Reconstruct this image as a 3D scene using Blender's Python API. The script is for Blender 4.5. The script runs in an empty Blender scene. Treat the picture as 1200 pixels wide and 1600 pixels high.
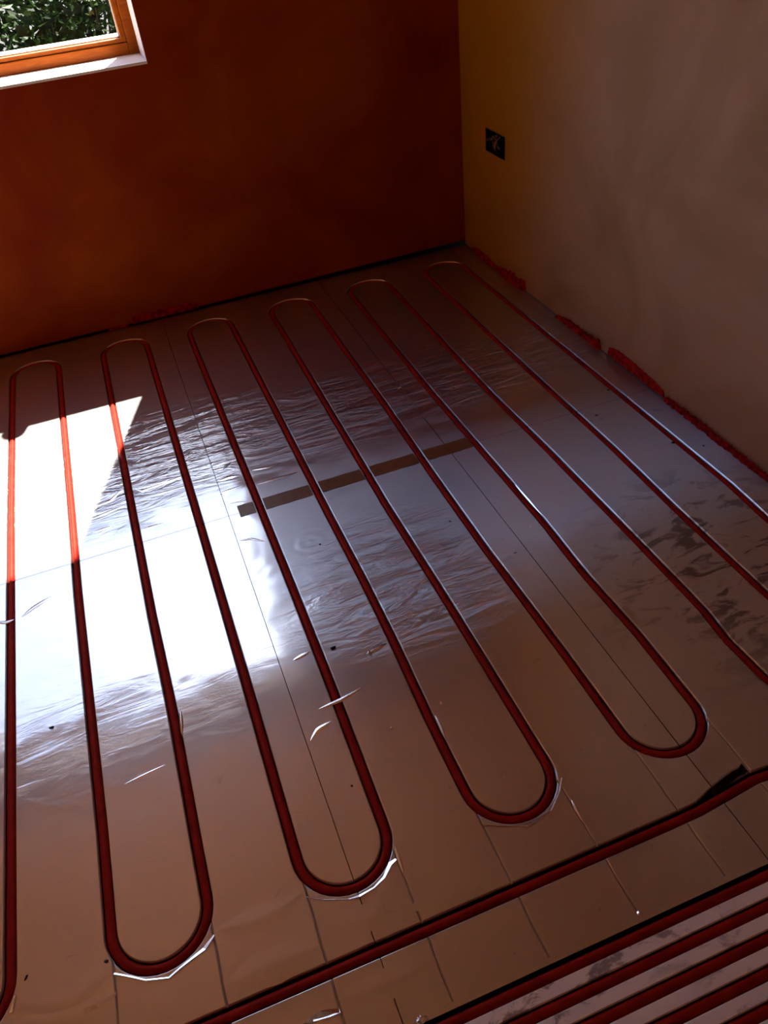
import bpy, bmesh, math, random
import numpy as np
from mathutils import Vector, Matrix
from mathutils.geometry import delaunay_2d_cdt

random.seed(7)
scene = bpy.context.scene
COL = scene.collection

# ------------------------------------------------------------------ camera
cam_data = bpy.data.cameras.new('camera')
cam = bpy.data.objects.new('camera', cam_data)
COL.objects.link(cam)
YAW, PITCH, ROLL = -0.273648326, 0.873267568, -0.125507205
rot = Matrix.Rotation(YAW, 3, 'Z') @ Matrix.Rotation(PITCH, 3, 'X') @ Matrix.Rotation(ROLL, 3, 'Z')
mw = rot.to_4x4()
mw.translation = Vector((-1.15483, -2.82020, 1.23361))
cam.matrix_world = mw
cam_data.sensor_fit = 'VERTICAL'
cam_data.sensor_height = 32.0
cam_data.lens = 32.0 * 1232.376 / 1600.0
cam_data.clip_start = 0.02
scene.camera = cam

# ------------------------------------------------------------------ light
SUN_DIR = Vector((-0.235, -0.6625, -1.0)).normalized()
world = bpy.data.worlds.new('daylight')
scene.world = world
world.use_nodes = True
wn = world.node_tree
wn.nodes.clear()
wo = wn.nodes.new('ShaderNodeOutputWorld')
wb = wn.nodes.new('ShaderNodeBackground')
sky = wn.nodes.new('ShaderNodeTexSky')
sky.sky_type = 'HOSEK_WILKIE'
sky.sun_direction = -SUN_DIR
sky.turbidity = 4.0
sky.ground_albedo = 0.25
wb.inputs['Strength'].default_value = 26.0
hz = wn.nodes.new('ShaderNodeMix')          # thin high haze: whiter than the model sky
hz.data_type = 'RGBA'
hz.blend_type = 'MULTIPLY'
hz.inputs[0].default_value = 1.0
hz.inputs[7].default_value = (1.12, 0.98, 1.05, 1)
wn.links.new(sky.outputs[0], hz.inputs[6])
wn.links.new(hz.outputs[2], wb.inputs[0])
wn.links.new(wb.outputs[0], wo.inputs[0])

sd = bpy.data.lights.new('sun', 'SUN')
sd.energy = 72.0
sd.angle = math.radians(0.53)
sd.color = (1.0, 0.94, 0.84)
sun = bpy.data.objects.new('sun', sd)
COL.objects.link(sun)
sun.location = (0, 6, 8)
sun.rotation_euler = SUN_DIR.to_track_quat('-Z', 'Y').to_euler()

vs = scene.view_settings
vs.view_transform = 'Standard'
vs.look = 'None'
vs.exposure = -0.33
vs.gamma = 1.0
vs.use_curve_mapping = False

# ------------------------------------------------------------------ materials
def new_mat(name):
    m = bpy.data.materials.new(name)
    m.use_nodes = True
    nt = m.node_tree
    nt.nodes.clear()
    out = nt.nodes.new('ShaderNodeOutputMaterial')
    return m, nt, out

def N(nt, t, **kw):
    n = nt.nodes.new(t)
    for k, v in kw.items():
        if k in n.inputs.keys():
            n.inputs[k].default_value = v
        else:
            setattr(n, k, v)
    return n

def ramp(nt, stops, src):
    r = nt.nodes.new('ShaderNodeValToRGB')
    e = r.color_ramp.elements
    e[0].position, e[0].color = stops[0][0], (*stops[0][1], 1)
    e[1].position, e[1].color = stops[-1][0], (*stops[-1][1], 1)
    for p, c in stops[1:-1]:
        x = e.new(p)
        x.color = (*c, 1)
    nt.links.new(src, r.inputs[0])
    return r.outputs[0]

def coords(nt, scale=(1, 1, 1)):
    g = nt.nodes.new('ShaderNodeNewGeometry')
    mp = nt.nodes.new('ShaderNodeMapping')
    mp.inputs['Scale'].default_value = scale
    nt.links.new(g.outputs['Position'], mp.inputs['Vector'])
    return mp.outputs[0]

def noise(nt, vec, scale, detail=3, rough=0.5, dist=0.0):
    n = nt.nodes.new('ShaderNodeTexNoise')
    n.inputs['Scale'].default_value = scale
    n.inputs['Detail'].default_value = detail
    n.inputs['Roughness'].default_value = rough
    n.inputs['Distortion'].default_value = dist
    nt.links.new(vec, n.inputs['Vector'])
    return n.outputs['Fac']

def math_n(nt, op, a, b=None, clamp=False):
    n = nt.nodes.new('ShaderNodeMath')
    n.operation = op
    n.use_clamp = clamp
    for i, v in enumerate((a, b)):
        if v is None:
            continue
        if isinstance(v, (int, float)):
            n.inputs[i].default_value = v
        else:
            nt.links.new(v, n.inputs[i])
    return n.outputs[0]

def mixc(nt, fac, a, b):
    n = nt.nodes.new('ShaderNodeMix')
    n.data_type = 'RGBA'
    if isinstance(fac, (int, float)):
        n.inputs[0].default_value = fac
    else:
        nt.links.new(fac, n.inputs[0])
    for i, v in ((6, a), (7, b)):
        if isinstance(v, tuple):
            n.inputs[i].default_value = (*v, 1)
        else:
            nt.links.new(v, n.inputs[i])
    return n.outputs[2]

def bump(nt, h, strength, dist, prev=None):
    b = nt.nodes.new('ShaderNodeBump')
    b.inputs['Strength'].default_value = strength
    b.inputs['Distance'].default_value = dist
    nt.links.new(h, b.inputs['Height'])
    if prev is not None:
        nt.links.new(prev, b.inputs['Normal'])
    return b.outputs[0]

def simple(name, color, rough=0.6, metal=0.0, var=0.12, nscale=30, bmp=0.0, spec=0.4):
    m, nt, out = new_mat(name)
    p = nt.nodes.new('ShaderNodeBsdfPrincipled')
    v = coords(nt)
    f = noise(nt, v, nscale)
    dark = tuple(c * (1 - var) for c in color)
    lite = tuple(min(1, c * (1 + var)) for c in color)
    nt.links.new(ramp(nt, [(0.3, dark), (0.7, lite)], f), p.inputs['Base Color'])
    p.inputs['Roughness'].default_value = rough
    p.inputs['Metallic'].default_value = metal
    p.inputs['Specular IOR Level'].default_value = spec
    if bmp:
        nt.links.new(bump(nt, noise(nt, v, nscale * 2), bmp, 0.003), p.inputs['Normal'])
    nt.links.new(p.outputs[0], out.inputs[0])
    return m

def sep_pos(nt):
    g = nt.nodes.new('ShaderNodeNewGeometry')
    s = nt.nodes.new('ShaderNodeSeparateXYZ')
    nt.links.new(g.outputs['Position'], s.inputs[0])
    return s.outputs

def maprange(nt, v, a, b):
    n = nt.nodes.new('ShaderNodeMapRange')
    n.inputs[1].default_value = a
    n.inputs[2].default_value = b
    n.interpolation_type = 'SMOOTHSTEP'
    nt.links.new(v, n.inputs[0])
    return n.outputs[0]

def foil_material(name, tint, lobe2, r1, diff):
    """crinkled aluminium facing: a sharp and an anisotropic metal lobe over a little diffuse"""
    m, nt, out = new_mat(name)
    v = coords(nt)
    vx = coords(nt, (0.35, 1.6, 1))
    # relief: broad buckles, transverse creases, fine crinkle
    broad = noise(nt, v, 5.0, 2, 0.5, 0.4)
    crease = noise(nt, vx, 16.0, 4, 0.62, 1.2)
    fine = noise(nt, v, 90.0, 3, 0.6, 0.6)
    patch = noise(nt, v, 1.7, 2)
    pm = maprange(nt, patch, 0.42, 0.62)
    pos = sep_pos(nt)
    # the foil is most crumpled in a belt near the cross joint and in one trodden place
    belt = math_n(nt, 'SUBTRACT', 1.0, maprange(nt, math_n(nt, 'ABSOLUTE', math_n(nt, 'ADD', pos[1], 0.84)), 0.08, 0.30), clamp=True)
    vx2 = math_n(nt, 'POWER', math_n(nt, 'ADD', pos[0], 0.80), 2.0)
    vy2 = math_n(nt, 'POWER', math_n(nt, 'ADD', pos[1], 1.62), 2.0)
    dent = math_n(nt, 'SUBTRACT', 1.0, maprange(nt, math_n(nt, 'SQRT', math_n(nt, 'ADD', vx2, vy2)), 0.06, 0.30), clamp=True)
    amt = math_n(nt, 'ADD', math_n(nt, 'MULTIPLY', belt, 0.9), math_n(nt, 'MULTIPLY', dent, 0.9))
    amt = math_n(nt, 'ADD', amt, math_n(nt, 'MULTIPLY', pm, 0.06))
    amt = math_n(nt, 'ADD', amt, 0.03)
    h = math_n(nt, 'MULTIPLY', crease, amt)
    b1 = bump(nt, broad, 0.26, 0.012)
    # ring-shaped dent where something heavy stood
    rx = math_n(nt, 'POWER', math_n(nt, 'ADD', pos[0], 0.952), 2.0)
    ry = math_n(nt, 'POWER', math_n(nt, 'MULTIPLY', math_n(nt, 'ADD', pos[1], 1.425), 1.15), 2.0)
    rr = math_n(nt, 'SQRT', math_n(nt, 'ADD', rx, ry))
    rr = math_n(nt, 'ADD', rr, math_n(nt, 'MULTIPLY', crease, 0.02))
    ringf = math_n(nt, 'MULTIPLY', math_n(nt, 'SINE', math_n(nt, 'MULTIPLY', rr, 210.0)), math_n(nt, 'SUBTRACT', 1.0, maprange(nt, rr, 0.03, 0.085)))
    b1 = bump(nt, ringf, 0.22, 0.0009, b1)
    b2 = bump(nt, h, 0.55, 0.010, b1)
    b3 = bump(nt, math_n(nt, 'MULTIPLY', fine, amt), 0.22, 0.0015, b2)
    # dirt: grey-brown smears in the trodden corner by the wall
    d1 = noise(nt, coords(nt, (1, 2.2, 1)), 9.0, 5, 0.62, 0.8)
    dx2 = math_n(nt, 'POWER', math_n(nt, 'ADD', pos[0], 0.13), 2.0)
    dy2 = math_n(nt, 'POWER', math_n(nt, 'ADD', pos[1], 1.90), 2.0)
    near = math_n(nt, 'SUBTRACT', 1.0, maprange(nt, math_n(nt, 'SQRT', math_n(nt, 'ADD', dx2, dy2)), 0.10, 0.42), clamp=True)
    dirt = math_n(nt, 'MULTIPLY', maprange(nt, d1, 0.50, 0.60), near, clamp=True)
    d2 = maprange(nt, noise(nt, v, 22.0, 4, 0.6, 1.0), 0.66, 0.74)
    dirt = math_n(nt, 'MAXIMUM', math_n(nt, 'MULTIPLY', dirt, 0.75), math_n(nt, 'MULTIPLY', d2, 0.25), clamp=True)
    col = mixc(nt, dirt, tint, (0.10, 0.07, 0.06))
    g1 = nt.nodes.new('ShaderNodeBsdfAnisotropic')
    g1.inputs['Roughness'].default_value = r1
    nt.links.new(col, g1.inputs['Color'])
    nt.links.new(b3, g1.inputs['Normal'])
    g2 = nt.nodes.new('ShaderNodeBsdfAnisotropic')
    g2.inputs['Roughness'].default_value = 0.178
    g2.inputs['Anisotropy'].default_value = 0.93
    tg = N(nt, 'ShaderNodeCombineXYZ')
    tg.inputs[0].default_value, tg.inputs[1].default_value = ANISO_T
    nt.links.new(tg.outputs[0], g2.inputs['Tangent'])
    nt.links.new(col, g2.inputs['Color'])
    nt.links.new(b3, g2.inputs['Normal'])
    mx = nt.nodes.new('ShaderNodeMixShader')
    mx.inputs[0].default_value = lobe2
    nt.links.new(g1.outputs[0], mx.inputs[1])
    nt.links.new(g2.outputs[0], mx.inputs[2])
    g3 = nt.nodes.new('ShaderNodeBsdfAnisotropic')
    g3.inputs['Roughness'].default_value = 0.36
    nt.links.new(col, g3.inputs['Color'])
    nt.links.new(b3, g3.inputs['Normal'])
    mx0 = nt.nodes.new('ShaderNodeMixShader')
    mx0.inputs[0].default_value = 0.20
    nt.links.new(mx.outputs[0], mx0.inputs[1])
    nt.links.new(g3.outputs[0], mx0.inputs[2])
    mx = mx0
    df = nt.nodes.new('ShaderNodeBsdfDiffuse')
    nt.links.new(mixc(nt, dirt, (0.60, 0.585, 0.56), (0.08, 0.055, 0.045)), df.inputs['Color'])
    mx2 = nt.nodes.new('ShaderNodeMixShader')
    mx2.inputs[0].default_value = diff
    nt.links.new(mx.outputs[0], mx2.inputs[1])
    nt.links.new(df.outputs[0], mx2.inputs[2])
    nt.links.new(mx2.outputs[0], out.inputs[0])
    return m

ANISO_T = (0.0, 1.0)
M_FOIL = foil_material('foil', (0.66, 0.65, 0.665), 0.42, 0.10, 0.08)
M_FLAP = simple('bright_foil', (0.86, 0.86, 0.88), 0.22, 1.0, 0.03)
M_GROOVE = simple('groove_foam', (0.035, 0.012, 0.010), 0.85)
M_GREY = None

def plaster(name, base, lite, corner_shade=None, scale=2.2):
    m, nt, out = new_mat(name)
    p = nt.nodes.new('ShaderNodeBsdfPrincipled')
    v = coords(nt)
    big = noise(nt, v, scale, 4, 0.55, 0.6)
    col = ramp(nt, [(0.35, base), (0.65, lite)], big)
    if corner_shade is not None:
        # corner shade painted in, warmer and darker; paler low down for floor bounce
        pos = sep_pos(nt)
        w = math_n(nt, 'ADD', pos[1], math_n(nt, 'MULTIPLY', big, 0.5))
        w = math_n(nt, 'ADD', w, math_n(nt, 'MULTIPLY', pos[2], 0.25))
        col = mixc(nt, maprange(nt, w, -0.55, 0.15), col, corner_shade)
    p.inputs['Roughness'].default_value = 0.62
    p.inputs['Specular IOR Level'].default_value = 0.08
    nt.links.new(col, p.inputs['Base Color'])
    b = bump(nt, noise(nt, v, 7, 3), 0.25, 0.01)
    b = bump(nt, noise(nt, v, 60, 4), 0.12, 0.002, b)
    nt.links.new(b, p.inputs['Normal'])
    nt.links.new(p.outputs[0], out.inputs[0])
    return m

M_WALL_BACK = plaster('deep_red_plaster', (0.23, 0.016, 0.0005), (0.33, 0.050, 0.001))  # deep red plaster, mottled at random
M_WALL_RIGHT = plaster('corner_shaded_plaster', (0.28, 0.15, 0.070), (0.41, 0.25, 0.165), corner_shade=(0.38, 0.145, 0.006))
M_WALL_REST = plaster('brown_plaster', (0.36, 0.15, 0.06), (0.42, 0.19, 0.085))
M_CEIL = plaster('ceiling_plaster', (0.40, 0.155, 0.045), (0.44, 0.18, 0.058))
M_WHITE = simple('bounce_lit_plaster', (0.80, 0.70, 0.64), 0.6, 0, 0.05, 12, 0.1)
M_SILLOUT = simple('pale_stone', (0.75, 0.66, 0.52), 0.7, 0, 0.12, 25, 0.2)
M_SUB = simple('subfloor_concrete', (0.10, 0.085, 0.075), 0.9, 0, 0.2, 8)
M_BLACKGAP = simple('gap_shade', (0.008, 0.006, 0.005), 0.9)
M_TAPE = simple('brown_tape', (0.17, 0.075, 0.035), 0.35, 0, 0.15, 60, 0.1)
M_RED = simple('red_foam_edging', (0.30, 0.007, 0.006), 0.85, 0, 0.6, 70, 0.6, 0.1)
M_BLACKPL = simple('black_plastic', (0.012, 0.012, 0.014), 0.45)
M_CABLE = simple('grey_cable', (0.16, 0.07, 0.07), 0.5)
M_BRASS = simple('brass', (0.55, 0.30, 0.10), 0.35, 1.0)
M_CRUMB_D = simple('dark_crumb', (0.012, 0.009, 0.008), 0.9, 0, 0.3, 200)
M_CRUMB_L = simple('pale_crumb', (0.62, 0.50, 0.34), 0.8, 0, 0.2, 200)
M_METALBL = simple('bright_metal', (0.8, 0.8, 0.8), 0.25, 1.0)

def wood():
    m, nt, out = new_mat('orange_stained_wood')
    p = nt.nodes.new('ShaderNodeBsdfPrincipled')
    f = noise(nt, coords(nt, (3, 30, 30)), 4, 4, 0.6, 1.0)
    nt.links.new(ramp(nt, [(0.3, (0.20, 0.034, 0.001)), (0.7, (0.30, 0.070, 0.002))], f), p.inputs['Base Color'])
    p.inputs['Roughness'].default_value = 0.5
    p.inputs['Specular IOR Level'].default_value = 0.12
    nt.links.new(p.outputs[0], out.inputs[0])
    return m
M_WOOD = wood()

def pipe_mat():
    m, nt, out = new_mat('red_plastic_pipe')
    p = nt.nodes.new('ShaderNodeBsdfPrincipled')
    f = noise(nt, coords(nt), 40, 3)
    nt.links.new(ramp(nt, [(0.3, (0.24, 0.009, 0.004)), (0.75, (0.33, 0.015, 0.007))], f), p.inputs['Base Color'])
    p.inputs['Roughness'].default_value = 0.50
    p.inputs['Specular IOR Level'].default_value = 0.04
    nt.links.new(p.outputs[0], out.inputs[0])
    return m
M_PIPE = pipe_mat()

def grey_mat():
    m, nt, out = new_mat('grey_board')
    p = nt.nodes.new('ShaderNodeBsdfPrincipled')
    v = coords(nt)
    f = noise(nt, coords(nt, (1.0, 1.6, 1)), 20, 5, 0.65, 0.8)
    g = noise(nt, v, 3.0, 2)
    dirt = math_n(nt, 'MULTIPLY', maprange(nt, f, 0.49, 0.62), maprange(nt, g, 0.34, 0.50), clamp=True)
    col = mixc(nt, math_n(nt, 'MULTIPLY', dirt, 0.8), (0.95, 0.80, 0.72), (0.22, 0.14, 0.12))
    nt.links.new(col, p.inputs['Base Color'])
    p.inputs['Roughness'].default_value = 0.42
    p.inputs['Metallic'].default_value = 0.1
    nt.links.new(bump(nt, f, 0.2, 0.003), p.inputs['Normal'])
    nt.links.new(p.outputs[0], out.inputs[0])
    return m
M_GREY = grey_mat()

def glass_mat():
    m, nt, out = new_mat('window_glass')
    t = nt.nodes.new('ShaderNodeBsdfTransparent')
    t.inputs[0].default_value = (0.95, 0.97, 0.96, 1)
    g = nt.nodes.new('ShaderNodeBsdfGlossy')
    g.inputs['Roughness'].default_value = 0.02
    ge = nt.nodes.new('ShaderNodeNewGeometry')
    dt = nt.nodes.new('ShaderNodeVectorMath')
    dt.operation = 'DOT_PRODUCT'
    nt.links.new(ge.outputs['Incoming'], dt.inputs[0])
    nt.links.new(ge.outputs['Normal'], dt.inputs[1])
    k = math_n(nt, 'SUBTRACT', 1.0, math_n(nt, 'ABSOLUTE', dt.outputs['Value']))
    k = math_n(nt, 'ADD', math_n(nt, 'MULTIPLY', math_n(nt, 'POWER', k, 5.0), 0.9), 0.04, clamp=True)
    mx = nt.nodes.new('ShaderNodeMixShader')
    nt.links.new(k, mx.inputs[0])
    nt.links.new(t.outputs[0], mx.inputs[1])
    nt.links.new(g.outputs[0], mx.inputs[2])
    nt.links.new(mx.outputs[0], out.inputs[0])
    return m
M_GLASS = glass_mat()

def leaf_mat(name, c1, c2, trans):
    m, nt, out = new_mat(name)
    f = noise(nt, coords(nt), 14, 2)
    col = ramp(nt, [(0.35, c1), (0.65, c2)], f)
    d = nt.nodes.new('ShaderNodeBsdfDiffuse')
    t = nt.nodes.new('ShaderNodeBsdfTranslucent')
    g = nt.nodes.new('ShaderNodeBsdfGlossy')
    g.inputs['Roughness'].default_value = 0.4
    nt.links.new(col, d.inputs[0])
    nt.links.new(col, t.inputs[0])
    a = nt.nodes.new('ShaderNodeMixShader')
    a.inputs[0].default_value = trans
    nt.links.new(d.outputs[0], a.inputs[1])
    nt.links.new(t.outputs[0], a.inputs[2])
    b = nt.nodes.new('ShaderNodeMixShader')
    b.inputs[0].default_value = 0.004
    nt.links.new(a.outputs[0], b.inputs[1])
    nt.links.new(g.outputs[0], b.inputs[2])
    nt.links.new(b.outputs[0], out.inputs[0])
    return m
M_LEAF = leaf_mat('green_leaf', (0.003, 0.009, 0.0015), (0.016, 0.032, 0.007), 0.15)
M_LEAF_LIT = leaf_mat('lit_leaf', (0.014, 0.010, 0.002), (0.035, 0.023, 0.007), 0.30)  # paler copy of the leaf with sunlight painted into its colour
M_STEM = simple('bark', (0.05, 0.03, 0.018), 0.9)
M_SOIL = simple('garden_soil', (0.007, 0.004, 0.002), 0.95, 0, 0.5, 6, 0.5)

# ------------------------------------------------------------------ helpers
def link(name, me, mat, parent=None):
    o = bpy.data.objects.new(name, me)
    COL.objects.link(o)
    for mm in (mat if isinstance(mat, (list, tuple)) else [mat]):
        me.materials.append(mm)
    if parent is not None:
        o.parent = parent
    return o

def mesh(name, verts, faces, mat, parent=None, smooth=False, mids=None):
    me = bpy.data.meshes.new(name)
    me.from_pydata(verts, [], faces)
    if smooth:
        me.polygons.foreach_set('use_smooth', [True] * len(faces))
    if mids:
        me.polygons.foreach_set('material_index', mids)
    me.update()
    return link(name, me, mat, parent)

def tag(o, label=None, cat=None, group=None, kind=None):
    if label: o['label'] = label
    if cat: o['category'] = cat
    if group: o['group'] = group
    if kind: o['kind'] = kind
    return o

def empty(name, loc=(0, 0, 0)):
    o = bpy.data.objects.new(name, None)
    COL.objects.link(o)
    o.location = loc
    o.empty_display_size = 0.05
    return o

class MB:
    def __init__(s):
        s.v, s.f = [], []
    def box(s, x0, x1, y0, y1, z0, z1):
        b = len(s.v)
        for z in (z0, z1):
            for (x, y) in ((x0, y0), (x1, y0), (x1, y1), (x0, y1)):
                s.v.append((x, y, z))
        for f in ((3, 2, 1, 0), (4, 5, 6, 7), (0, 1, 5, 4), (1, 2, 6, 5), (2, 3, 7, 6), (3, 0, 4, 7)):
            s.f.append([b + i for i in f])
        return s
    def build(s, name, mat, parent=None, bevel=0.0, smooth=False):
        o = mesh(name, s.v, s.f, mat, parent, smooth)
        if bevel:
            bm = bmesh.new()
            bm.from_mesh(o.data)
            bmesh.ops.bevel(bm, geom=bm.edges[:], offset=bevel, segments=2, affect='EDGES', profile=0.6)
            bm.to_mesh(o.data)
            bm.free()
        return o

def tube(name, path, r, mat, parent=None, seg=14, cap=True):
    P = [Vector(p) for p in path]
    n = len(P)
    vs_, fs = [], []
    up = Vector((0, 0, 1))
    for i, p in enumerate(P):
        t = (P[min(i + 1, n - 1)] - P[max(i - 1, 0)]).normalized()
        ref = up if abs(t.z) < 0.95 else Vector((1, 0, 0))
        a = t.cross(ref).normalized()
        b = a.cross(t).normalized()
        rr = r(i) if callable(r) else r
        for k in range(seg):
            an = 2 * math.pi * k / seg
            vs_.append(p + a * math.cos(an) * rr + b * math.sin(an) * rr)
    for i in range(n - 1):
        for k in range(seg):
            k2 = (k + 1) % seg
            fs.append((i * seg + k, i * seg + k2, (i + 1) * seg + k2, (i + 1) * seg + k))
    if cap:
        fs.append(list(range(seg)))
        fs.append(list(range((n - 1) * seg, n * seg))[::-1])
    return mesh(name, vs_, fs, mat, parent, True)

# ------------------------------------------------------------------ dimensions (metres)
XW = 0.1085                       # inner face of the right wall; back wall's inner face is y = 0
WX0, WX1, WZ0, WZ1, WT = -2.55, -0.929, 0.803, 2.24, 0.25
CEIL, XL, YF = 2.42, -2.92, -4.0

def wall_with_hole(name, axis, c0, thick, a0, a1, z0, z1, hole, mat, zbot=None):
    """vertical wall with one rectangular hole; axis 'x' = runs along x at y=c0 (thickness to +y),
    'y' = runs along y at x=c0 (thickness to +x)"""
    ha0, ha1, hz0, hz1 = hole
    A = [a0, ha0, ha1, a1]
    Z = [z0, hz0, hz1, z1]
    v, f = [], []
    for d in (c0, c0 + thick):
        for j, z in enumerate(Z):
            for i, a in enumerate(A):
                zz = z
                if j == 0 and zbot:
                    zz = zbot(a)
                v.append((a, d, zz) if axis == 'x' else (d, a, zz))
    def idx(s, i, j): return s * 16 + j * 4 + i
    for i in range(3):
        for j in range(3):
            if i == 1 and j == 1:
                continue
            f.append((idx(0, i, j), idx(0, i + 1, j), idx(0, i + 1, j + 1), idx(0, i, j + 1)))
            f.append((idx(1, i, j), idx(1, i, j + 1), idx(1, i + 1, j + 1), idx(1, i + 1, j)))
    for (p, q) in (((1, 1), (2, 1)), ((2, 1), (2, 2)), ((2, 2), (1, 2)), ((1, 2), (1, 1))):
        f.append((idx(0, *p), idx(0, *q), idx(1, *q), idx(1, *p)))
    ring = [(i, 0) for i in range(4)] + [(3, j) for j in range(1, 4)] + [(i, 3) for i in (2, 1, 0)] + [(0, 2), (0, 1)]
    for k in range(len(ring)):
        p, q = ring[k], ring[(k + 1) % len(ring)]
        f.append((idx(0, *q), idx(0, *p), idx(1, *p), idx(1, *q)))
    o = mesh(name, v, f, mat)
    bm = bmesh.new()
    bm.from_mesh(o.data)
    bmesh.ops.recalc_face_normals(bm, faces=bm.faces[:])
    bm.to_mesh(o.data)
    bm.free()
    return o

# ------------------------------------------------------------------ room shell
def zb(a):   # the plaster stops short of the floor, more so towards the corner
    return 0.004 + 0.014 * max(0.0, min(1.0, (a + 1.3) / 1.4))
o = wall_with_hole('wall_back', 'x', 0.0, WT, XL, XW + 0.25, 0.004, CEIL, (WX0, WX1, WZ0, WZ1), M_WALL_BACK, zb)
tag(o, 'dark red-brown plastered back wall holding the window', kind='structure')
SY0, SY1, SZ0, SZ1 = -0.341, -0.200, 0.397, 0.471
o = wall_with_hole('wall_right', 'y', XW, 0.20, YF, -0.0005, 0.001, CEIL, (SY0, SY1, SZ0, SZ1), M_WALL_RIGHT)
tag(o, 'bare brownish plaster wall on the right with a socket box', kind='structure')
tag(MB().box(XL - 0.2, XL, YF - 0.2, WT, -0.06, CEIL).build('wall_left', M_WALL_REST), 'bare plaster wall on the left, out of view', kind='structure')
tag(MB().box(XL, XW + 0.2, YF - 0.2, YF, -0.06, CEIL).build('wall_front', M_WALL_REST), 'bare plaster wall behind the viewer', kind='structure')
tag(MB().box(XL - 0.2, XW + 0.25, YF - 0.2, WT, CEIL, CEIL + 0.15).build('ceiling', M_CEIL), 'plain plastered ceiling, out of view', kind='structure')
floor = MB().box(XL, XW + 0.2, YF, WT, -0.10, -0.028).build('floor', M_SUB)
tag(floor, 'floor covered in foil-faced heating panels', kind='structure')
# black strip behind the gap under the back wall, painting in its shade
MB().box(XL, XW + 0.2, 0.05, 0.06, -0.028, 0.03).build('gap_shade_strip', M_BLACKGAP, bpy.data.objects['wall_back'])

# ------------------------------------------------------------------ window
win = empty('window_1', ((WX0 + WX1) / 2, 0.2, WZ0))
tag(win, 'orange stained wood window with pale reveal, top left', kind='structure')
def wpart(mb, name, mat, bevel=0.0):
    o = mb.build(name, mat, None, bevel)
    o.parent = win
    o.matrix_parent_inverse = Matrix.Translation(win.location).inverted()
    return o
e = 0.0015
# reveal lining: jambs, head, sill board; pale tone paints in bounced sunlight
wpart(MB().box(WX1 - e, WX1 + 0.004, 0.001, 0.168, WZ0, WZ1), 'reveal', M_WHITE)
wpart(MB().box(WX0 - 0.004, WX0 + e, 0.001, 0.168, WZ0, WZ1), 'reveal', M_WHITE)
wpart(MB().box(WX0, WX1, 0.001, 0.168, WZ1 - e, WZ1 + 0.004), 'reveal', M_WHITE)
wpart(MB().box(WX0, WX1, -0.002, 0.168, WZ0 - 0.006, WZ0 + e), 'sill_board', M_WHITE)
FY0, FY1 = 0.165, 0.235
def ring(x0, x1, z0, z1, w, y0, y1, wb=None):
    wb = wb or w
    return [('stile', (x0, x0 + w, y0, y1, z0, z1)), ('stile', (x1 - w, x1, y0, y1, z0, z1)),
            ('rail', (x0 + w, x1 - w, y0, y1, z0, z0 + wb)), ('rail', (x0 + w, x1 - w, y0, y1, z1 - w, z1))]
for nm, b in ring(WX0, WX1, WZ0 + e, WZ1, 0.032, FY0, FY1, 0.034):
    wpart(MB().box(*b), 'frame_' + nm, M_WOOD, 0.003)
for nm, b in ring(WX0 + 0.0325, WX1 - 0.0325, WZ0 + 0.0365, WZ1 - 0.0325, 0.016, FY0 + 0.006, FY1 - 0.008, 0.0115):
    wpart(MB().box(*b), 'sash_' + nm, M_WOOD, 0.002)
# pale glazing beads just outside of the sash
for nm, b in ring(WX0 + 0.0485, WX1 - 0.0485, WZ0 + 0.0482, WZ1 - 0.0485, 0.003, FY0 + 0.032, FY0 + 0.045):
    wpart(MB().box(*b), 'glazing_bead', M_SILLOUT)
wpart(MB().box(WX0 + 0.05, WX1 - 0.05, FY0 + 0.037, FY0 + 0.041, WZ0 + 0.049, WZ1 - 0.05), 'pane', M_GLASS)
wpart(MB().box(WX0 - 0.03, WX1 + 0.03, FY1 + 0.0005, 0.425, WZ0 + 0.006, WZ0 + 0.0335), 'outer_sill', M_SILLOUT, 0.003)
# unseen rounded object added on the sill to shadow a notch in the sun patch
cv, cf = [], []
for k in range(5):
    for q in range(16):
        rr = (0.030, 0.036, 0.036, 0.036, 0.024)[k]
        zz = (0.0, 0.008, 0.05, 0.085, 0.098)[k]
        an = q * math.pi / 8
        cv.append((-1.4245 + rr * math.cos(an), 0.037 + rr * math.sin(an), WZ0 + 0.0018 + zz))
for k in range(4):
    for q in range(16):
        cf.append((k * 16 + q, k * 16 + (q + 1) % 16, (k + 1) * 16 + (q + 1) % 16, (k + 1) * 16 + q))
cf += [list(range(16))[::-1], list(range(64, 80))]
co = mesh('shadow_blocker', cv, cf, M_BLACKPL, None, True)
co.parent = win
co.matrix_parent_inverse = Matrix.Translation(win.location).inverted()

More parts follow.
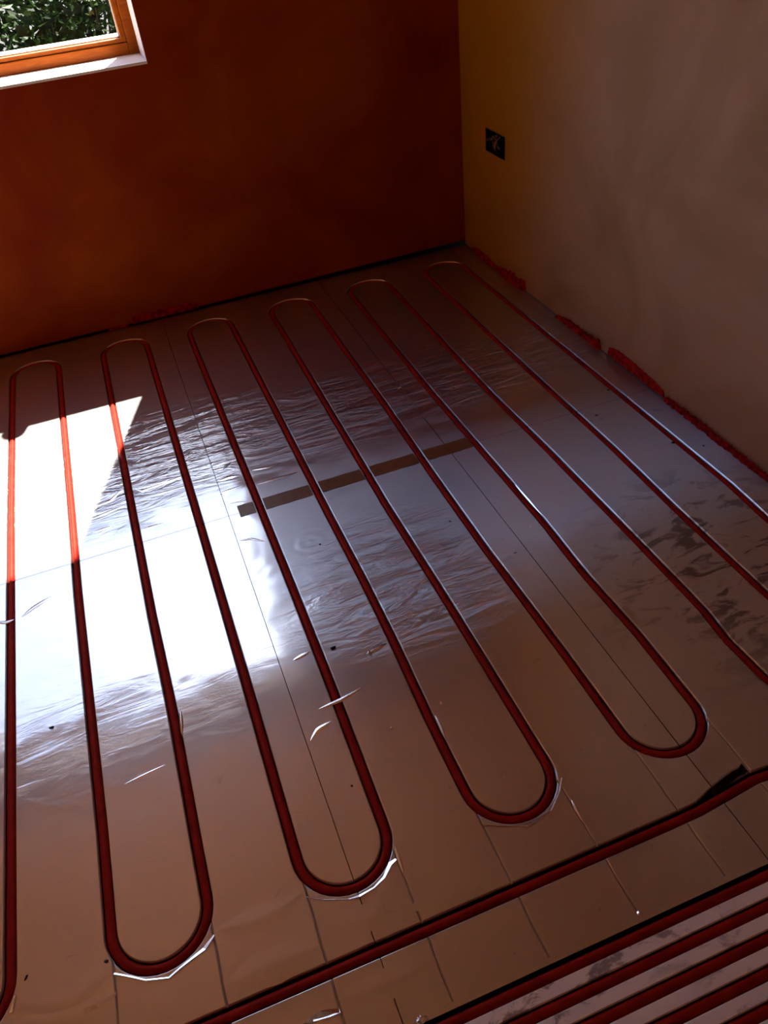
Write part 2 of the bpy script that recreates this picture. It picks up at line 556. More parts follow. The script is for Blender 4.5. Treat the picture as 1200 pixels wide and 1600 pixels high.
# ------------------------------------------------------------------ heating pipe layout
PITCH_X, XA = 0.15, -1.63681
YT, YB = -0.117 - 0.075 + 0.0, -2.2335 + 0.075
OFF = {  # small sideways wander of each run, read off the photograph
 0: [(-0.96, -.004), (-1.44, -.002)], 1: [(-1.03, -.001), (-1.35, -.003), (-1.98, .002)],
 2: [(-1.5, -.001), (-1.78, .003)], 3: [(-1.19, .0025), (-1.8, .002)],
 4: [(-1.26, .0055), (-1.57, .006), (-1.84, .005), (-2.1, .001)],
 5: [(-1.34, .0045), (-1.6, .0075), (-1.8, .006), (-2.0, 0)],
 6: [(-1.0, -.004), (-1.37, -.006), (-1.74, -.001)],
 7: [(-.96, .000), (-1.31, -.006), (-1.63, -.007), (-1.93, -.001)],
 8: [(-.96, -.005), (-1.27, -.001), (-1.6, .003), (-1.79, -.002), (-1.98, .004)],
 9: [(-1.04, -.007), (-1.37, .002), (-1.73, .005), (-1.98, .006), (-2.07, -.003)],
 10: [(-1.09, -.001), (-1.43, .001), (-1.69, -.005), (-1.99, -.006)],
 11: [(-1.16, .006), (-1.42, .007), (-1.68, .008), (-1.82, .0)]}
def run_x(i, y):
    x = XA + PITCH_X * i
    pts = OFF.get(i)
    if pts:
        ys = [YB] + sorted(p[0] for p in pts) + [YT]
        d = dict(pts)
        x += float(np.interp(y, ys, [0] + [d[q] for q in sorted(d)] + [0]))
    return x
def serpentine():
    path = []
    first, last = -7, 11
    for i in range(first, last + 1):
        down = (i % 2 != 0)      # run i odd: travels from the back wall towards the viewer
        ys = np.linspace(YT, YB, 46)
        if not down:
            ys = ys[::-1]
        path += [(run_x(i, y), y) for y in ys]
        if i == last:
            path += [(XA + PITCH_X * i, y) for y in (-2.19, -2.23, -2.262)]
            continue
        cx = XA + PITCH_X * (i + 0.5)
        cy = YB if down else YT
        sg = -1 if down else 1
        for k in range(1, 18):
            an = math.pi * k / 18
            path.append((cx - 0.075 * math.cos(an), cy + sg * 0.075 * math.sin(an)))
    return path
SERP = serpentine()
YC = -2.334
CROSS = [(x, YC) for x in np.linspace(XL + 0.02, -0.62, 60)] + [(-0.56, -2.333), (-0.50, -2.328), (-0.44, -2.322), (-0.38, -2.326), (-0.32, -2.334), (-0.2, -2.337), (0.08, -2.337)]
FEED_Y = [-2.4590 - 0.0364 * k for k in range(7)]
FEEDS = [[(x, y) for x in np.linspace(XL + 0.02, XW - 0.01, 40)] for y in FEED_Y]
SLITS = []
for i in list(range(-6, 11)):
    x = XA + PITCH_X * i
    if i in (0,):
        continue
    jit = [0.0, 0.0005, -0.0004, 0.0005, -0.0006, 0.0]
    SLITS.append([(x + jit[k], y) for k, y in enumerate(np.linspace(-2.196, -2.438, 6))])

# ------------------------------------------------------------------ grooved panels
def offset_line(path, d):
    P = np.array(path)
    T = np.gradient(P, axis=0)
    T /= np.linalg.norm(T, axis=1)[:, None] + 1e-12
    Nn = np.stack([-T[:, 1], T[:, 0]], 1)
    return P + Nn * d

def seg_dist(pts, path):
    """distance and direction away from a polyline"""
    P = np.array(path)
    best = np.full(len(pts), 9.0)
    dirv = np.zeros((len(pts), 2))
    for a, b in zip(P[:-1], P[1:]):
        ab = b - a
        L = ab @ ab
        if L < 1e-14:
            continue
        t = np.clip(((pts - a) @ ab) / L, 0, 1)
        q = a + t[:, None] * ab
        dv = pts - q
        d = np.linalg.norm(dv, axis=1)
        k = d < best
        best[k] = d[k]
        dirv[k] = dv[k] / (d[k][:, None] + 1e-12)
    return best, dirv

def profile(w, lip, depth):
    """(distance, height) of a groove with a rolled foil edge"""
    return [(0.0, -depth), (w - 0.0005, -depth), (w, -0.0042), (w + lip * 0.10, -0.0026), (w + lip * 0.25, -0.0015),
            (w + lip * 0.45, -0.0007), (w + lip * 0.7, -0.0002), (w + lip, 0.0), (w + lip + 0.0010, 0.0)]
PR_PIPE = profile(0.0092, 0.0025, 0.0185)
PR_CROSS = profile(0.0108, 0.0024, 0.0185)
PR_FEED = profile(0.0087, 0.0016, 0.0185)
PR_SLIT = [(0.0, -0.0060), (0.0007, -0.0050), (0.0012, -0.0009), (0.0021, -0.0002), (0.0030, 0.0), (0.0040, 0.0)]

def panel(name, x0, x1, y0, y1, features, mat, parent, gap=0.0007, jit=0.0, tilt=0.0):
    x0 += gap; x1 -= gap; y0 += gap; y1 -= gap
    V, Ed = [], []
    def addline(pts, closed=False):
        b = len(V)
        for p in pts:
            V.append(Vector((float(p[0]), float(p[1]))))
        for k in range(len(pts) - 1):
            Ed.append((b + k, b + k + 1))
        if closed:
            Ed.append((b + len(pts) - 1, b))
    for ins in (0.0, 0.0012, 0.003):
        addline([(x0 + ins, y0 + ins), (x1 - ins, y0 + ins), (x1 - ins, y1 - ins), (x0 + ins, y1 - ins)], True)
    mrg = 0.03
    for path, pr in features:
        A = np.array(path)
        for dd, _ in pr:
            for sgn in ((1,) if dd == 0 else (1, -1)):
                L = offset_line(path, sgn * dd)
                keep = (L[:, 0] > x0 - mrg) & (L[:, 0] < x1 + mrg) & (L[:, 1] > y0 - mrg) & (L[:, 1] < y1 + mrg)
                k = 0
                while k < len(L):
                    if keep[k]:
                        s = k
                        while k < len(L) and keep[k]:
                            k += 1
                        a, b = max(0, s - 1), min(len(L), k + 1)
                        if b - a > 1:
                            addline(L[a:b])
                    else:
                        k += 1
    r = delaunay_2d_cdt(V, Ed, [], 0, 1e-6, False)
    v2 = np.array([(p.x, p.y) for p in r[0]])
    tri = [t for t in r[2]]
    z = np.zeros(len(v2))
    nrm = np.zeros((len(v2), 3)); nrm[:, 2] = 1
    deep = np.zeros(len(v2), bool)
    for path, pr in features:
        A = np.array(path)
        mn, mxp = A.min(0) - 0.05, A.max(0) + 0.05
        if mn[0] > x1 or mxp[0] < x0 or mn[1] > y1 or mxp[1] < y0:
            continue
        d, dv = seg_dist(v2, path)
        dd = [q[0] for q in pr]; hh = [q[1] for q in pr]
        h = np.interp(d, dd, hh)
        slope = (np.interp(d + 2e-4, dd, hh) - np.interp(d - 2e-4, dd, hh)) / 4e-4
        slope = np.clip(slope, 0, 1.6)
        k = h < np.minimum(z, 0) - 3e-5
        z[k] = h[k]
        nn = np.stack([-slope * dv[:, 0], -slope * dv[:, 1], np.ones(len(d))], 1)
        nn /= np.linalg.norm(nn, axis=1)[:, None]
        nrm[k] = nn[k]
    # rolled-down panel edges
    ed = np.minimum(np.minimum(v2[:, 0] - x0, x1 - v2[:, 0]), np.minimum(v2[:, 1] - y0, y1 - v2[:, 1]))
    he = np.interp(ed, [0, 0.0012, 0.003], [-0.0022, -0.0006, 0.0])
    z = np.minimum(z, he)
    inside = (v2[:, 0] > x0 - 1e-5) & (v2[:, 0] < x1 + 1e-5) & (v2[:, 1] > y0 - 1e-5) & (v2[:, 1] < y1 + 1e-5)
    faces, mids, smooth = [], [], []
    for t in tri:
        if not (inside[t[0]] and inside[t[1]] and inside[t[2]]):
            continue
        a, b, c = v2[t[0]], v2[t[1]], v2[t[2]]
        if abs((b[0] - a[0]) * (c[1] - a[1]) - (b[1] - a[1]) * (c[0] - a[0])) < 1e-13:
            continue
        zm = min(z[t[0]], z[t[1]], z[t[2]])
        faces.append(tuple(t))
        lo = zm < -0.006
        mids.append(1 if lo else 0)
        smooth.append(not lo)
    verts = [(float(p[0]), float(p[1]), float(zz)) for p, zz in zip(v2, z)]
    # skirt
    b = len(verts)
    base = -0.0275
    verts += [(x0, y0, base), (x1, y0, base), (x1, y1, base), (x0, y1, base), (x0, y0, -0.0022), (x1, y0, -0.0022), (x1, y1, -0.0022), (x0, y1, -0.0022)]
    for k in range(4):
        k2 = (k + 1) % 4
        faces.append((b + k, b + k2, b + 4 + k2, b + 4 + k)); mids.append(1); smooth.append(False)
    faces.append((b + 3, b + 2, b + 1, b)); mids.append(1); smooth.append(False)
    me = bpy.data.meshes.new(name)
    me.from_pydata(verts, [], faces)
    me.polygons.foreach_set('material_index', mids)
    me.polygons.foreach_set('use_smooth', smooth)
    me.update()
    nl = np.concatenate([nrm, np.tile([0, 0, 1.0], (8, 1))])
    cn = []
    for p in me.polygons:
        for vi in p.vertices:
            cn.append(tuple(nl[vi]) if p.use_smooth else tuple(p.normal))
    me.normals_split_custom_set(cn)
    return link(name, me, [mat, M_GROOVE], parent)

SPUR = [(-0.56, -2.331), (-0.522, -2.319), (-0.486, -2.309), (-0.462, -2.304), (-0.450, -2.304)]   # unused routed spur
FOILF = [(SERP, PR_PIPE), (CROSS, PR_CROSS), (SPUR, profile(0.0065, 0.0024, 0.0185))] + [(s, PR_SLIT) for s in SLITS]
XS = [-2.912, -2.312, -1.712, -1.112, -0.512, 0.1050]
def local(features, x0, x1, y0, y1):
    out = []
    for path, pr in features:
        A = np.array(path)
        k = (A[:, 0] > x0 - 0.1) & (A[:, 0] < x1 + 0.1) & (A[:, 1] > y0 - 0.1) & (A[:, 1] < y1 + 0.1)
        i = 0
        idxs = np.where(k)[0]
        if len(idxs) == 0:
            continue
        runs = np.split(idxs, np.where(np.diff(idxs) > 1)[0] + 1)
        for rr in runs:
            a, b = max(0, rr[0] - 1), min(len(A), rr[-1] + 2)
            if b - a > 1:
                out.append((A[a:b], pr))
    return out
for (ya, yb) in ((-1.24, -0.004), (-2.4468, -1.24)):
    for x0, x1 in zip(XS[:-1], XS[1:]):
        panel('foil_panel', x0, x1, ya, yb, local(FOILF, x0, x1, ya, yb), M_FOIL, floor)
FEEDF = [(f, PR_FEED) for f in FEEDS]
for x0, x1 in ((-2.912, -1.30), (-1.30, 0.10)):
    panel('grey_panel', x0, x1, -2.70, -2.4508, local(FEEDF, x0, x1, -2.70, -2.4508), M_GREY, floor)
for x0, x1 in zip(XS[:-1], XS[1:]):
    panel('foil_panel', x0, x1, -3.96, -2.7005, [], M_FOIL, floor)

# ------------------------------------------------------------------ pipes
sp = tube('heating_pipe', [(x, y, -0.0088) for x, y in SERP] + [(0.0132, -2.275, -0.0125), (0.0132, -2.283, -0.018)], 0.0080, M_PIPE)
tag(sp, 'long red heating pipe winding back and forth in tight loops across the foil', 'pipe')
cp = tube('heating_pipe', [(x, y - 0.0012, -0.0088) for x, y in CROSS], 0.0080, M_PIPE)
tag(cp, 'single straight red pipe crossing the foil in front of the loop ends', 'pipe')
ords = ['red supply pipe along the foil edge, first of the parallel pipes from the loops',
        'red supply pipe in the grey board, second of the parallel pipes from the loops',
        'red supply pipe in the grey board, third of the parallel pipes from the loops',
        'red supply pipe in the grey board, fourth of the parallel pipes from the loops',
        'fifth red supply pipe from the loops, cut by the bottom right corner']
for k, f in enumerate(FEEDS[:5]):
    fp = tube('supply_pipe', [(x, y, -0.0088) for x, y in f], 0.0080, M_PIPE)
    tag(fp, ords[k], 'pipe', 'parallel supply pipes in the grey boards')

# ------------------------------------------------------------------ tape, creases and foil flaps (parts of the floor)
def strip_on_floor(name, xa, xb, yfun, hw, h, mat, n=30, x_jit=0.0):
    v, f = [], []
    rnd = random.Random(3)
    for k in range(n + 1):
        x = xa + (xb - xa) * k / n
        y = yfun(x)
        for dy, z in ((-hw, 0.0001), (-hw + 0.0006, h), (hw - 0.0006, h), (hw, 0.0001)):
            v.append((x, y + dy + rnd.uniform(-1, 1) * 0.0006, z))
    for k in range(n):
        for j in range(3):
            f.append((k * 4 + j, (k + 1) * 4 + j, (k + 1) * 4 + j + 1, k * 4 + j + 1))
    return mesh(name, v, f, mat, floor)
# brown tape over the cross joint, in the pieces between the pipes
cuts = [run_x(i, -1.24) for i in (3, 4, 5, 6, 7, 8)]
seg = [(-1.085, cuts[1]), (cuts[1], cuts[2]), (cuts[2], cuts[3]), (cuts[3], cuts[4]), (cuts[4], cuts[5])]
for a, b in seg:
    strip_on_floor('joint_tape', a + (0.0125 if a > -1.08 else 0), b - 0.0125, lambda x: -1.236, 0.024, 0.0007, M_TAPE, 12)

def crease(pts, w, h, name='foil_crease'):
    """raised wrinkle in the foil: lens shaped ridge along a line"""
    P = np.array(pts, float)
    t = np.concatenate([[0], np.cumsum(np.linalg.norm(np.diff(P, axis=0), axis=1))])
    n = 14
    tt = np.linspace(0, t[-1], n)
    Q = np.stack([np.interp(tt, t, P[:, 0]), np.interp(tt, t, P[:, 1])], 1)
    T = np.gradient(Q, axis=0); T /= np.linalg.norm(T, axis=1)[:, None]
    Nn = np.stack([-T[:, 1], T[:, 0]], 1)
    v, f = [], []
    cs = [(-1, 0), (-0.6, 0.35), (-0.25, 0.85), (0, 1), (0.25, 0.85), (0.6, 0.35), (1, 0)]
    for k in range(n):
        s = math.sin(math.pi * (k + 0.15) / (n - 0.7)) ** 0.7
        for c, hh in cs:
            q = Q[k] + Nn[k] * c * w * max(s, .05)
            v.append((q[0], q[1], 0.0002 + hh * h * s))
    m = len(cs)
    for k in range(n - 1):
        for j in range(m - 1):
            f.append((k * m + j, (k + 1) * m + j, (k + 1) * m + j + 1, k * m + j + 1))
    return mesh(name, v, f, M_FLAP, floor, True)

# pixel (of the photograph) -> point on the foil, used only to read positions off the photo
def at(u, v, z=0.0):
    d = rot @ Vector(((u - 600) / 1232.376, -(v - 800) / 1232.376, -1))
    c = mw.translation
    t = (z - c.z) / d.z
    return (c.x + d.x * t, c.y + d.y * t)
for px, w, h in (
    ([(148, 792), (172, 783), (186, 769), (192, 766)], .004, .0014), ([(212, 765), (222, 767), (262, 753)], .004, .0012),
    ([(142, 812), (165, 802), (195, 790)], .004, .0012),
    ([(336, 735), (348, 732), (362, 722)], .004, .0014), ([(341, 752), (358, 746), (376, 742)], .006, .0016),
    ([(394, 735), (420, 730), (440, 723)], .004, .0012), ([(340, 772), (385, 757)], .004, .0010),
    ([(402, 757), (465, 738)], .004, .0010), ([(355, 789), (384, 783)], .003, .0008),
    ([(498, 1108), (530, 1095), (550, 1084), (566, 1074)], .0035, .0013), ([(485, 1158), (497, 1140), (518, 1127)], .004, .0008),
    ([(374, 845), (392, 842), (414, 846)], .003, .0010), ([(34, 964), (52, 950), (80, 932)], .005, .0013), ([(-4, 972), (8, 973), (22, 968)], .004, .0012),
    ([(145, 832), (175, 822)], .004, .0010), ([(220, 828), (256, 818)], .004, .0008), ([(26, 884), (45, 880)], .003, .0008),
    ([(572, 1022), (590, 1013), (604, 1005)], .0035, .0012), ([(458, 1032), (485, 1018)], .004, .0010),
    ([(195, 1225), (258, 1195)], .0015, .0004)):
    crease([at(*p) for p in px], w * 1.25, h * 0.75)

def swell(px, w, h):
    o = crease([at(*p) for p in px], w, h, 'foil_swell')
    o.data.materials.clear()
    o.data.materials.append(M_FOIL)
for px, w, h in (([(30, 1566), (80, 1572), (135, 1545), (172, 1500)], .014, .0013), ([(28, 1596), (110, 1590), (182, 1552)], .012, .0010),
                 ([(342, 1452), (400, 1440), (452, 1412), (470, 1395)], .014, .0013), ([(358, 1535), (430, 1508), (496, 1478)], .018, .0018),
                 ([(40, 1250), (90, 1262), (140, 1255)], .010, .0004), ([(500, 1450), (560, 1440), (640, 1400)], .014, .0008),
                 ([(640, 1420), (700, 1400), (760, 1365)], .012, .0010), ([(540, 1560), (600, 1540), (680, 1500)], .014, .0008)):
    swell(px, w * 1.5, h * 0.6)

def flap(px, hs, name='foil_flap'):
    """cut foil edge at a bend: slopes down into the groove; px = outer edge points, hs = (width px dir handled in metres)"""
    v, f = [], []
    P = [at(*p) for p in px]
    n = len(P)
    for k, (x, y) in enumerate(P):
        w = hs[k] * 0.85
        i = max(0, min(n - 2, k))
        tx, ty = P[i + 1][0] - P[i][0], P[i + 1][1] - P[i][1]
        L = math.hypot(tx, ty)
        nx, ny = -ty / L, tx / L
        v.append((x - nx * 0.0006, y - ny * 0.0006, 0.0004))
        v.append((x, y, 0.0018))
        v.append((x + nx * w, y + ny * w, 0.0018 - 0.27 * w))
    for k in range(n - 1):
        for j in range(2):
            f.append((k * 3 + j, (k + 1) * 3 + j, (k + 1) * 3 + j + 1, k * 3 + j + 1))
    return mesh(name, v, f, M_FLAP, floor)
flap([(178, 1523), (196, 1526), (228, 1533), (265, 1529), (282, 1514), (300, 1500), (322, 1484), (336, 1462)],
     [.003, .0025, .0028, .003, .003, .004, .007, .003])
flap([(478, 1402), (505, 1407), (545, 1406), (562, 1402), (585, 1388), (602, 1372), (612, 1352), (620, 1344)],
     [.001, .0015, .0015, .004, .002, .005, .008, .004])
flap([(752, 1291), (790, 1292), (826, 1292), (862, 1267), (875, 1238), (878, 1216)], [.002, .0016, .002, .002, .0035, .001])
flap([(20, 1582), (25, 1555)], [.006, .003])
flap([(490, 1597), (515, 1590), (532, 1583)], [.004, .009, .006])
# one lifted tan corner of foil beside the cross pipe
a, b, c_, d_ = at(470, 1600), at(500, 1580), at(531, 1578), at(531, 1584)
mesh('foil_flap', [(*a, .0006), (*b, .002), (*c_, .006), (*d_, .001), (*at(500, 1596), .001)], [(0, 1, 4), (1, 2, 3), (1, 3, 4)], M_CRUMB_L, floor)
# lifted lengths of rolled foil beside the runs that flash in the light
for px in ([(805, 757), (826, 780), (848, 806)], [(680, 1118), (689, 1135), (697, 1156)], [(617, 1322), (625, 1345), (632, 1368)], [(282, 1108), (285, 1150)], [(893, 1250), (912, 1285)], [(997, 1422), (1001, 1435)]):
    crease([at(*p) for p in px], .0035, .0022)

# ------------------------------------------------------------------ red edging left along the walls
def edging(name, along, s0, s1, base, height, thick, rnd_seed, spikes=0, tops=None, jig=1.0):
    """torn lumpy strip on the floor against a wall. along 'y' on the right wall, 'x' on the back wall"""
    rd = random.Random(rnd_seed)
    n = max(10, int(abs(s1 - s0) / 0.008))
    prof = 6
    v, f = [], []
    for k in range(n + 1):
        t = k / n
        s = s0 + (s1 - s0) * t
        hh = height * (np.interp(t, [q[0] for q in tops], [q[1] for q in tops]) if tops else 1.0)
        hh *= rd.uniform(1 - 0.28 * jig, 1 + 0.15 * jig)
        th = thick * rd.uniform(0.7, 1.25)
        if k in (0, n):
            hh *= 0.45; th *= 0.5
        for (a, b) in ((0, 0), (1.0, 0), (1.05, 0.45), (0.8, 0.85), (0.35, 1.0), (0, 0.92)):
            off = a * th * rd.uniform(0.85, 1.1) if a else 0.0005
            z = base + b * hh
            v.append((XW - off, s, z) if along == 'y' else (s, -off, z))
    for k in range(n):
        for j in range(prof):
            j2 = (j + 1) % prof
            f.append((k * prof + j, k * prof + j2, (k + 1) * prof + j2, (k + 1) * prof + j))
    f.append(list(range(prof))); f.append(list(range(n * prof, (n + 1) * prof))[::-1])
    o = mesh(name, v, f, M_RED)
    if spikes:
        sv, sf = [], []
        for _ in range(spikes):
            t = rd.random()
            s = s0 + (s1 - s0) * t
            hh = height * (np.interp(t, [q[0] for q in tops], [q[1] for q in tops]) if tops else 1.0)
            ox = rd.uniform(0.001, thick)
            L = hh * rd.uniform(0.6, 1.9)
            dx, ds = rd.uniform(-0.6, 0.9) * L * 0.5, rd.uniform(-1, 1) * L * 0.8
            wv = 0.0017
            tipx = max(0.001, ox + dx)
            p0, p1, p2 = (ox, s - wv, hh * 0.45), (ox, s + wv, hh * 0.45), (tipx, s + ds, hh * 0.45 + L * 0.75)
            b = len(sv)
            for (a, q, z) in (p0, p1, p2):
                sv.append((XW - a, q, base + z) if along == 'y' else (q, -a, base + z))
            sf.append((b, b + 1, b + 2))
        so = mesh('fringe', sv, sf, M_RED, o)
        so['kind'] = 'stuff'
    return o
tag(edging('edging_strip', 'y', -0.075, -0.30, 0.0003, 0.024, 0.012, 1, tops=[(0, .6), (.3, 1), (.7, .7), (1, .5)]),
    'short torn red edging piece on the floor nearest the corner, right wall', 'edging', 'torn red edging along the walls')
tag(edging('edging_strip', 'y', -0.305, -0.505, 0.0003, 0.034, 0.014, 2, tops=[(0, .6), (.5, 1), (1, 1)]),
    'lumpy dark red edging piece on the right wall, second from the corner', 'edging', 'torn red edging along the walls')
tag(edging('edging_strip', 'y', -0.72, -0.985, 0.0003, 0.022, 0.012, 3, 130, tops=[(0, .2), (.3, .9), (.7, 1), (.95, 1.3), (1, .6)]),
    'frayed stringy red edging piece in the middle of the right wall', 'edging', 'torn red edging along the walls')
tag(edging('edging_strip', 'y', -1.022, -1.30, 0.006, 0.034, 0.007, 4, tops=[(0, .7), (.2, 1.05), (.5, 1.0), (.8, .8), (1, .5)], jig=0.2),
    'smooth bright red tongue of edging leaning on the right wall', 'edging', 'torn red edging along the walls')
tag(edging('edging_strip', 'y', -1.305, -1.90, 0.0003, 0.016, 0.010, 5, 420, tops=[(0, .9), (.2, 1.2), (.5, 1), (1, .7)]),
    'long frayed red fringe of edging at the right edge of the photo', 'edging', 'torn red edging along the walls')
tag(edging('edging_strip', 'x', -1.215, -0.967, 0.006, 0.030, 0.009, 6, tops=[(0, .8), (.5, 1), (1, .8)], jig=0.25),
    'dull red flat edging piece along the foot of the back wall', 'edging', 'torn red edging along the walls')
tag(edging('edging_strip', 'x', -1.30, -1.225, 0.0003, 0.008, 0.007, 8),
    'tiny low red edging crumb left of the back wall piece', 'edging', 'torn red edging along the walls')

# ------------------------------------------------------------------ socket back box in the right wall
sb = empty('socket_box', (XW, (SY0 + SY1) / 2, SZ0))
tag(sb, 'empty black socket back box set in the right wall near the corner', 'socket')
def spart(o):
    o.parent = sb
    o.matrix_parent_inverse = Matrix.Translation(sb.location).inverted()
    return o
t = 0.003
mb = MB()
x0, x1 = XW - 0.0025, XW + 0.042
mb.box(x0, x1, SY0 + .0005, SY0 + t, SZ0 + .0005, SZ1 - .0005)
mb.box(x0, x1, SY1 - t, SY1 - .0005, SZ0 + .0005, SZ1 - .0005)
mb.box(x0, x1, SY0 + t, SY1 - t, SZ0 + .0005, SZ0 + t)
mb.box(x0, x1, SY0 + t, SY1 - t, SZ1 - t, SZ1 - .0005)
mb.box(x1 - t, x1, SY0 + t, SY1 - t, SZ0 + t, SZ1 - t)
spart(mb.build('box_shell', M_BLACKPL))
zc = (SZ0 + SZ1) / 2
for yy in (SY0 + 0.009, SY1 - 0.009):
    spart(tube('fixing_lug', [(x0 + .002, yy, zc), (x0 + .02, yy, zc)], 0.0045, M_BRASS if yy > -.25 else M_BLACKPL, seg=10))
def loop(c, r, a0, a1, x, dr=0.0):
    return [(x - 0.004 * math.sin(k / 12 * math.pi), c[0] + (r + dr * k / 12) * math.cos(a0 + (a1 - a0) * k / 12), c[1] + (r + dr * k / 12) * math.sin(a0 + (a1 - a0) * k / 12)) for k in range(13)]
spart(tube('cable', loop((-0.245, zc + .004), .014, -0.5, 3.6, XW + .012), 0.003, M_CABLE, seg=8))
spart(tube('cable', loop((-0.285, zc), .020, -1.2, 1.4, XW + .012), 0.0025, M_CABLE, seg=8))
spart(tube('cable', loop((-0.245, zc - .012), .016, 2.2, 4.4, XW + .008), 0.0028, M_BRASS, seg=8))
spart(tube('cable', [(XW + .03, -0.22, zc + .01), (XW + .012, -0.23, zc - .004), (XW + .004, -0.25, zc - .018), (XW + .006, -0.262, zc - .026)], 0.0028, M_BRASS, seg=8))

# ------------------------------------------------------------------ crumbs of debris lying on the foil
def crumb(px, size, mat, label, seed, flat=0.4, name='debris_chip'):
    rd = random.Random(seed)
    bm = bmesh.new()
    bmesh.ops.create_icosphere(bm, subdivisions=1, radius=1.0)
    for v in bm.verts:
        k = rd.uniform(0.7, 1.15)
        v.co = Vector((v.co.x * size[0] * k, v.co.y * size[1] * k, v.co.z * min(size) * flat * k))
    zmin = min(v.co.z for v in bm.verts)
    for v in bm.verts:
        v.co.z -= zmin
    me = bpy.data.meshes.new(name)
    bm.to_mesh(me); bm.free()
    o = link(name, me, mat)
    x, y = at(*px)
    o.location = (x, y, 0.0003)
    o.rotation_euler = (0, 0, rd.uniform(-0.6, 0.3))
    tag(o, label, 'debris', 'crumbs of building debris on the foil')
    return o
crumb((520, 1013), (.0075, .0035), M_CRUMB_D, 'black oblong crumb in the crinkled silver area, largest dark chip', 1, .8)
crumb((577, 1021), (.004, .0035), M_METALBL, 'shiny bent chip right of the black oblong crumb', 2, 1)
crumb((624, 607), (.008, .004), M_CRUMB_L, 'tan chip at the end of a thin seam in the dark back area', 3)
crumb((932, 649), (.005, .003), M_CRUMB_D, 'larger of two black specks below the right wall', 4)
crumb((950, 610), (.004, .003), M_CRUMB_D, 'smaller black speck between a pipe and the right wall', 5)
crumb((805, 864), (.006, .0012), M_CRUMB_D, 'thin dark splinter on the brown foil in the middle', 6)
crumb((829, 823), (.0015, .007), M_CRUMB_L, 'slim tan sliver above the thin dark splinter', 7)
crumb((703, 815), (.003, .0025), M_CRUMB_D, 'dark dot between two pipes near the picture centre', 8)
crumb((81, 1137), (.006, .003), M_CRUMB_D, 'dark oval chip at the left of the white glare', 9)
crumb((500, 851), (.003, .003), M_CRUMB_D, 'dark dot inside the round ripple of foil', 10)
crumb((41, 1528), (.002, .005), M_CRUMB_D, 'dark fleck between the two leftmost pipes near the bottom', 11)
crumb((1099, 697), (.003, .003), M_CRUMB_D, 'dark fleck beside the frayed red fringe', 12)
crumb((550, 1228), (.0025, .0025), M_CRUMB_D, 'tiny dark fleck beside the seam above the middle loop end', 13)
crumb((903, 886), (.006, .004), M_RED, 'small red shaving on the pipe in the right half', 14, .8)
crumb((1052, 692), (.008, .004), M_CRUMB_D, 'dark crumb stuck on the pipe nearest the right wall', 15)
crumb((612, 1138), (.003, .0025), M_METALBL, 'tiny bright chip between the pipes below the shiny chip', 16, 1)
crumb((689, 1100), (.003, .004), M_CRUMB_L, 'tiny pale chip beside a pipe above the wide loop end', 17, .8)
crumb((166, 1502), (.004, .003), M_CRUMB_D, 'dark chip at the left of the nearest loop end', 18)
# crumpled twist of foil at the bottom edge
rd = random.Random(5)
x, y = at(660, 1599)
v, f = [], []
for k in range(9):
    an = math.pi * (0.05 + 0.9 * k / 8)
    L = rd.uniform(.008, .013)
    dx, dy, dz = math.cos(an) * L, math.sin(an) * L * .8, rd.uniform(.002, .008)
    px_, py_ = -math.sin(an) * .0014, math.cos(an) * .0014
    b = len(v)
    v += [(px_, py_, .001), (-px_, -py_, .001), (dx * .6 - px_, dy * .6 - py_, dz), (dx * .6 + px_, dy * .6 + py_, dz), (dx, dy, dz * .6)]
    f += [(b, b + 1, b + 2, b + 3), (b + 3, b + 2, b + 4)]
o = mesh('foil_scrap', v, f, M_METALBL)
o.location = (x, y, 0.0005)
tag(o, 'small crumpled star-shaped foil scrap at the bottom edge beside the first supply pipe', 'scrap')

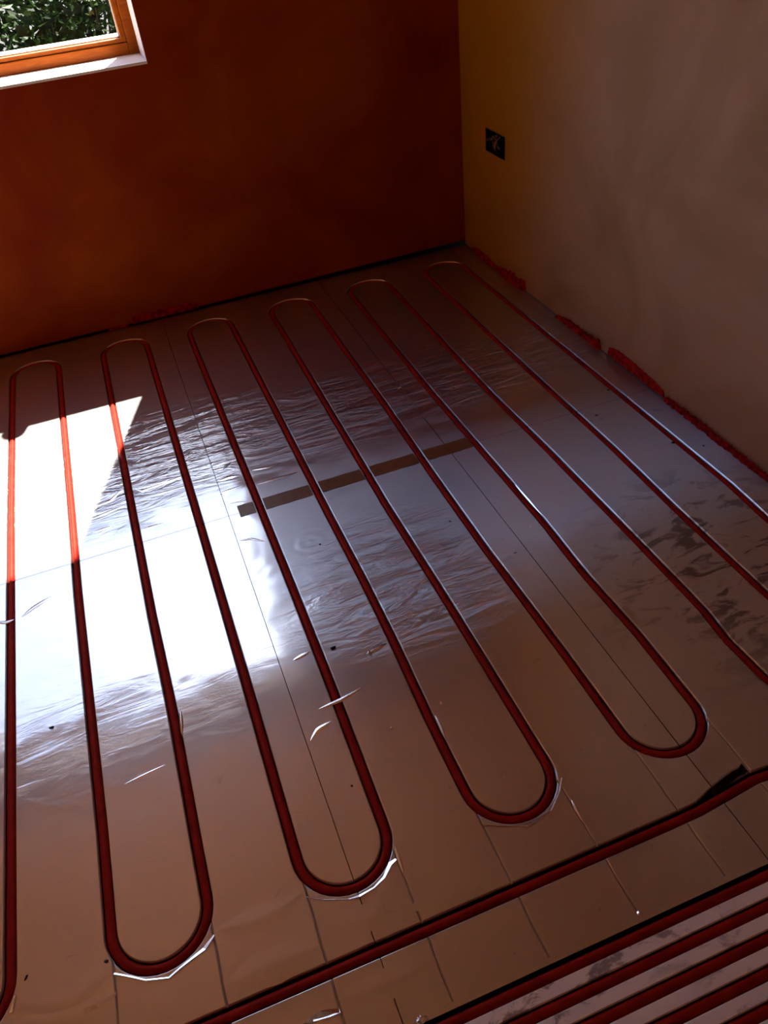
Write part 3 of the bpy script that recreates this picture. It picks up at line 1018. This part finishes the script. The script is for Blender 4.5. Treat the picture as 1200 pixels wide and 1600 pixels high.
# ------------------------------------------------------------------ garden outside
gv = MB().box(-30, 28, WT + 0.26, 60, -0.3, -0.15)
tag(gv.build('ground', M_SOIL), 'dark garden soil outside the window', kind='structure')
def shrub(x, y, h, r, nleaf, npale, seed, label):
    rd = random.Random(seed)
    root = empty('garden_shrub', (x, y, -0.15))
    tag(root, label, 'shrub', 'shrubs outside the window')
    sv, sf = [], []
    for k in range(7):
        an = rd.uniform(0, 6.28)
        tip = (math.cos(an) * r * .5, math.sin(an) * r * .5, h * rd.uniform(.6, .9))
        b = len(sv)
        for q in range(4):
            aa = q * math.pi / 2
            sv.append((math.cos(aa) * .012, math.sin(aa) * .012, 0))
        for q in range(4):
            aa = q * math.pi / 2
            sv.append((tip[0] + math.cos(aa) * .004, tip[1] + math.sin(aa) * .004, tip[2]))
        for q in range(4):
            sf.append((b + q, b + (q + 1) % 4, b + 4 + (q + 1) % 4, b + 4 + q))
    mesh('stem', sv, sf, M_STEM, root)
    def leaves(n, lo, hi, name, mat, shell):
        v, f = [], []
        for _ in range(n):
            while True:
                p = Vector((rd.uniform(-1, 1), rd.uniform(-1, 1), rd.uniform(-1, 1)))
                if p.length < 1 and p.length > shell:
                    break
            c = Vector((p.x * r, p.y * r, h * .5 + p.z * h * .5))
            L = rd.uniform(lo, hi)
            ax = Vector((rd.gauss(0, 1), rd.gauss(0, 1), rd.gauss(0, .6))).normalized()
            sd_ = ax.cross(Vector((rd.gauss(0, 1), rd.gauss(0, 1), rd.gauss(0, 1)))).normalized()
            nn = ax.cross(sd_)
            b = len(v)
            v += [c - ax * L * .5, c + sd_ * L * .28 + nn * L * .05, c + ax * L * .5, c - sd_ * L * .28 + nn * L * .05]
            f += [(b, b + 1, b + 2), (b, b + 2, b + 3)]
        o = mesh(name, v, f, mat, root)
        o['kind'] = 'stuff'
    leaves(nleaf, .035, .09, 'foliage', M_LEAF, 0.35)
    leaves(npale // 3, .07, .12, 'lit_foliage', M_LEAF_LIT, 0.75)
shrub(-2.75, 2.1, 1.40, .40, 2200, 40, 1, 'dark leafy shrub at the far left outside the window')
shrub(-1.90, 2.0, 1.30, .40, 2200, 70, 2, 'dark leafy shrub with some leaves coloured as sunlit, left behind the window pane')
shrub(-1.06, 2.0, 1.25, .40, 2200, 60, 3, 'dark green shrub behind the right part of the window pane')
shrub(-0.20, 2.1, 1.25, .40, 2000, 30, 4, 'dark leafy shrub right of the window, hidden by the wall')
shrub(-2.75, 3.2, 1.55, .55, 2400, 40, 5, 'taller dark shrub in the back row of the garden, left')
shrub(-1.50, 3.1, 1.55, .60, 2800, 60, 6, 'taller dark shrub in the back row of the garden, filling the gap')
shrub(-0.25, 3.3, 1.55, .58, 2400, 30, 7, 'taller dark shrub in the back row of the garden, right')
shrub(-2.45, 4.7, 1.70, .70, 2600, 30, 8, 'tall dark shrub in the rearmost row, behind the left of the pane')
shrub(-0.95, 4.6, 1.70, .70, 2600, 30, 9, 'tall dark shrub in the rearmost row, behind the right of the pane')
